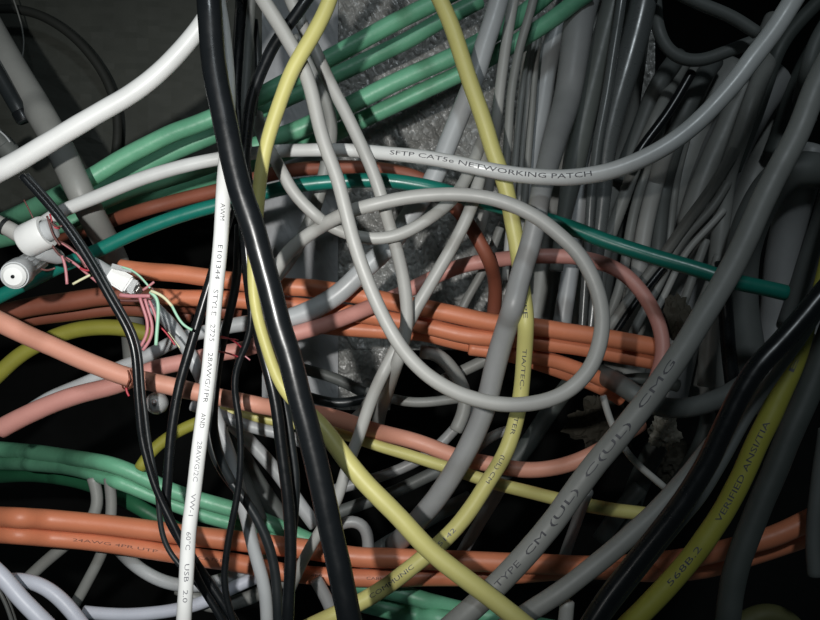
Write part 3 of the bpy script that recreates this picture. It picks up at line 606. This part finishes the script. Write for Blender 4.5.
# ring connector with wires
o0 = P(36, 238, 0.40)
t = root('ring_connector', 'white plastic ring connector with loose coloured wires, above the round plug', 'connector', o0)
a, b = P(24, 242, 0.402), P(47, 231, 0.40)
rr = px(17, .4)
lathe('shell', 'white', a, b, [(0.02, rr*0.72), (0.0, rr*0.9), (0.1, rr), (0.9, rr), (1.0, rr*0.94), (1.0, rr*0.72), (0.5, rr*0.7), (0.45, rr*0.3)], t, o0)
lathe('inner_sleeve', 'palegrey', a, b, [(0.4, rr*0.66), (1.25, rr*0.62), (1.3, rr*0.5), (1.3, rr*0.2)], t, o0, label='grey inner sleeve')
lathe('neck', 'palegrey', P(40, 250, .405), P(62, 259, .415), [(0, px(9, .41)), (0.2, px(9.5, .41)), (0.8, px(7.5, .41)), (1, px(5, .41))], t, o0)
for col_, wv, pts in (
    ('wirebrown', 2.2, '47,216@.395 50,225 52,233 54,240 60,245'), ('wirebrown', 2, '49,220@.39 53,228 59,230 62,226'),
    ('wirebrown', 2.4, '52,245@.40 56,254 61,258 67,258 70,262'), ('wirered', 2, '60,228@.40 54,232 52,222 50,214'),
    ('wirepink', 3, '62,256@.40 65,263 67,270 66,277 67,284'), ('wirepink', 2.4, '62,243@.40 70,248 78,254 84,262 90,270'),
    ('wirebrown', 2.4, '56,240@.40 66,244 74,250 80,258 86,268'), ('wirebrown', 2, '41,269@.385 45,272 50,273 55,268'),
    ('wirecream', 2.6, '73,284@.40 78,281 84,278 90,275'), ('wirered', 2.2, '80,268@.40 86,274 93,272 96,266'),
    ('wirebrown', 1.6, '24,200@.41 28,206 30,212 33,218'), ('wirepink', 2.6, '66,258@.405 74,262 82,270 90,276 97,282')):
    wire('wire', col_, wv, pts, t, o0, label={'wirebrown': 'brown wire', 'wirered': 'red wire', 'wirepink': 'pink wire', 'wirecream': 'cream wire'}[col_])

# dark ring on the grey cable
def on_cable(label, xpix=None, ypix=None):
    o_, pts_, rad_ = BUILT[label]
    sx = 410+pts_[:, 0]/pts_[:, 1]*F; sy = 310-(pts_[:, 2]-CZ)/pts_[:, 1]*F
    i = int(np.argmin(abs(sx-xpix) if xpix is not None else abs(sy-ypix)))
    i = min(max(i, 1), len(pts_)-2)
    tg = Vector(pts_[i+1]-pts_[i-1]).normalized()
    return Vector(pts_[i]), tg, float(rad_[i])
q_, tg_, r_ = on_cable('short grey cable entering the ring connector from the left edge', xpix=6)
o0 = q_
t = root('cable_clip', 'dark band clipped round the short grey cable at the left edge', 'clip', o0)
lathe('band', 'softblack', q_-tg_*0.001, q_+tg_*0.001, [(0, r_*0.98), (0, r_*1.1), (1, r_*1.1), (1, r_*0.98)], t, o0, hollow=True)

# clear modular plug with loose strands
o0 = P(122, 282, 0.405)
t = root('modular_plug', 'clear white modular plug with pink and green strands beside the orange cables', 'connector', o0)
def prism(name, m, a, b, w0, h0, w1, h1, up, parent, label=None):
    ax = (b-a).normalized(); s = ax.cross(up).normalized(); u = s.cross(ax)
    bm = bmesh.new()
    vs_ = []
    for q, ww, hh in ((a, w0, h0), (b, w1, h1)):
        for sx, sy in ((-1, -1), (1, -1), (1, 1), (-1, 1)):
            vs_.append(bm.verts.new(q+s*(sx*ww/2)+u*(sy*hh/2)-o0))
    for f in ((0, 1, 2, 3), (7, 6, 5, 4), (0, 4, 5, 1), (1, 5, 6, 2), (2, 6, 7, 3), (3, 7, 4, 0)): bm.faces.new([vs_[i] for i in f])
    bmesh.ops.recalc_face_normals(bm, faces=bm.faces)
    bmesh.ops.bevel(bm, geom=bm.edges[:], offset=min(w0, h0)*0.12, segments=2, affect='EDGES')
    me = bpy.data.meshes.new(name); bm.to_mesh(me); bm.free(); me.materials.append(MATS[m])
    o = bpy.data.objects.new(name, me); COL.objects.link(o); o.parent = parent
    if label: o['label'] = label
    return o
up = Vector((0.1, -1, 0.2)).normalized()
A1, A2, A3, A4 = P(110, 274, .405), P(130, 286, .405), P(137, 289, .405), P(150, 297, .407)
prism('plug_body', 'white', A1, A2, px(18, .4), px(14, .4), px(19, .4), px(15, .4), up, t)
prism('contact_block', 'clear', A2, A3, px(15, .4), px(12, .4), px(15, .4), px(11, .4), up, t, 'translucent grey block')
prism('contact', 'metal', A3, P(140, 291, .404), px(9, .4), px(11, .4), px(7, .4), px(9, .4), up, t, 'shiny metal contact')
prism('latch', 'clear', P(112, 266, .40), P(132, 271, .398), px(5, .4), px(3, .4), px(4, .4), px(2.4, .4), up, t, 'clear latch tongue')
lathe('cable_tail', 'palegrey', P(94, 262, .412), A1, [(0, px(5, .41)), (0.3, px(6, .41)), (1, px(7, .41))], t, o0)
for col_, wv, pts in (
    ('wirepink', 4.2, '120,295@.40 127,296 135,297 143,295 150,296'), ('wirebrown', 3, '118,300@.402 126,301 135,301 146,300 152,298'),
    ('wirepink', 3.4, '140,298@.40 143,308 147,318 149,327 147,336 141,346'), ('wirepink', 3.4, '145,299@.40 148,310 152,321 153,331 150,341 143,350'),
    ('wirepink', 3.2, '148,298@.403 153,308 157,320 158,330'), ('wirebrown', 2.4, '143,299@.405 145,310 147,320 146,330'),
    ('wiregreen', 3.6, '150,292@.397 155,293 158,298 158.5,308 158,318 157,330 156,345'),
    ('wirecream', 3.2, '151,291@.396 158,292 164,295 168,301 172,306'), ('wiregreen', 2.8, '172,306@.396 176,314 180,322 186,329 192,330'),
    ('wiregreen', 2.2, '122,267@.398 130,268 136,272 142,278 150,288'), ('wirebrown', 2.2, '125,269@.40 134,272 140,278 147,284 154,290'),
    ('wirepink', 2.6, '143,290@.398 148,287 152,284 154,282'), ('wirered', 1.8, '158,325@.405 165,330 170,338 175,345'),
    ('wirecream', 1.4, '168,332@.41 172,337 176,343 180,348')):
    wire('wire', col_, wv, pts, t, o0, label={'wirebrown': 'brown wire', 'wirered': 'red wire', 'wirepink': 'pink wire', 'wirecream': 'cream wire', 'wiregreen': 'pale green wire'}[col_])

# red twist ties
o0 = P(128, 377, 0.41)
def ringpts(cx, cy, d, rx, ry, rd, tilt, n=13):
    s = []
    for k in range(n):
        a_ = 2*math.pi*k/(n-1)
        x = rx*math.cos(a_); y = ry*math.sin(a_); z = rd*math.cos(a_+0.0)
        X_ = cx+x*math.cos(tilt)-y*math.sin(tilt); Y_ = cy+x*math.sin(tilt)+y*math.cos(tilt)
        s.append('%.2f,%.2f@%.4f' % (X_, Y_, d-z))
    return ' '.join(s)
t = root('wire_tie', 'red wire tie wound round the crossing salmon cables', 'tie', o0, 'red wire ties')
for dx, tl in ((-1.5, 0.12), (2.0, 0.02)):
    wire('loop', 'rust', 1.8, ringpts(127+dx, 379, 0.437, 4, 12.5, 0.012, tl), t, o0)
wire('twisted_end', 'wirered', 2.2, '126,388@.425 128,391 125,394 129,396', t, o0)
o0 = P(222, 345, 0.38)
t = root('wire_tie', 'red wire tie round the dark lead and pink cable beside the white printed cable', 'tie', o0, 'red wire ties')
wire('loop', 'wirered', 1.8, '216,336@.375 222,335 228,337 234,341 240,343@.40 243,349', t, o0)
wire('loop', 'wirered', 1.8, '215,351@.375 222,351 229,353 236,356@.40 241,358', t, o0)
wire('loop', 'wirered', 1.5, '219,338@.375 226,336 231,340 238,340@.40', t, o0)
wire('twisted_end', 'wirepink', 1.5, '240,352@.40 245,356 250,360', t, o0)

# translucent round cap
o0 = P(157, 403, 0.44)
t = root('plastic_button', 'small translucent round button hanging under the salmon cable', 'button', o0)
lathe('dome', 'clear', P(157, 403, .435), P(157, 403, .455), [(0.0, px(2, .44)), (0.03, px(6, .44)), (0.14, px(9.5, .44)), (0.35, px(11.3, .44)), (0.7, px(11.5, .44)), (1, px(11, .44))], t, o0)
lathe('nib', 'white', P(154, 402, .431), P(154, 402, .436), [(0, px(1.2, .44)), (0.3, px(2.2, .44)), (1, px(2.5, .44))], t, o0, label='bright raised nib')

# open mouth of the hose
q_, tg_, r_ = on_cable('dark grey hose with open end at the far upper left', ypix=122)
o0 = q_
t = root('hose_mouth', 'black rimmed opening on the end of the dark hose at upper left', 'fitting', o0)
lathe('rim', 'black', q_-tg_*0.004, q_+tg_*0.002, [(0, r_*1.02), (0.1, r_*1.1), (0.95, r_*1.1), (1.0, r_*0.95), (0.75, r_*0.85), (0.72, r_*0.1)], t, o0, hollow=True)
# grey fitting under the hose
o0 = P(3, 145, 0.50)
t = root('grey_coupling', 'grey coupling with a pale rim peeking in at the left edge', 'fitting', o0)
lathe('sleeve', 'darkgrey', P(-12, 128, .50), P(10, 152, .51), [(0, px(9, .5)), (0.6, px(9, .5)), (0.62, px(10.5, .5)), (1, px(10.5, .5)), (1, px(7, .5)), (.7, px(6, .5)), (.7, px(1, .5))], t, o0)
wire('pale_rim', 'palegrey', 1.8, '-2,130@.485 4,133 8,137 10,142', t, o0)

# crumpled scraps and the clump of dirt
def lump(name, label, m, x, y, d, rx, ry, seed, cat):
    bm = bmesh.new(); bmesh.ops.create_icosphere(bm, subdivisions=4, radius=1.0)
    c0 = P(x, y, d)
    for v in bm.verts:
        q = v.co.copy(); k = 1+0.55*noise.fractal(q*2.2+Vector((seed, 0, 0)), 1, 2, 4)+0.25*abs(noise.noise(q*5+Vector((seed, 3, 0))))
        v.co = Vector((q.x*px(rx, d)*k, q.y*px(min(rx, ry), d)*k*0.6, q.z*px(ry, d)*k))
    me = bpy.data.meshes.new(name); bm.to_mesh(me); bm.free(); me.materials.append(MATS[m])
    o = bpy.data.objects.new(name, me); COL.objects.link(o); o.location = c0
    o['label'] = label; o['category'] = cat
    return o
lump('foil_scrap', 'crumpled tan scrap caught under the greenish grey cable at right', 'scrap', 664, 432, 0.53, 13, 14, 2.0, 'scrap')
lump('dirt_clump', 'dark crumbly clump beside the top of the pink cable curve', 'foam', 676, 318, 0.49, 12, 20, 7.0, 'debris')
lump('dust_clump', 'dark dusty clump in the gap left of the thick printed cable', 'foam', 600, 425, 0.57, 24, 26, 11.0, 'debris')
lump('dust_clump', 'dark dusty clump in the gap right of the thick printed cable', 'foam', 672, 462, 0.60, 22, 20, 17.0, 'debris')
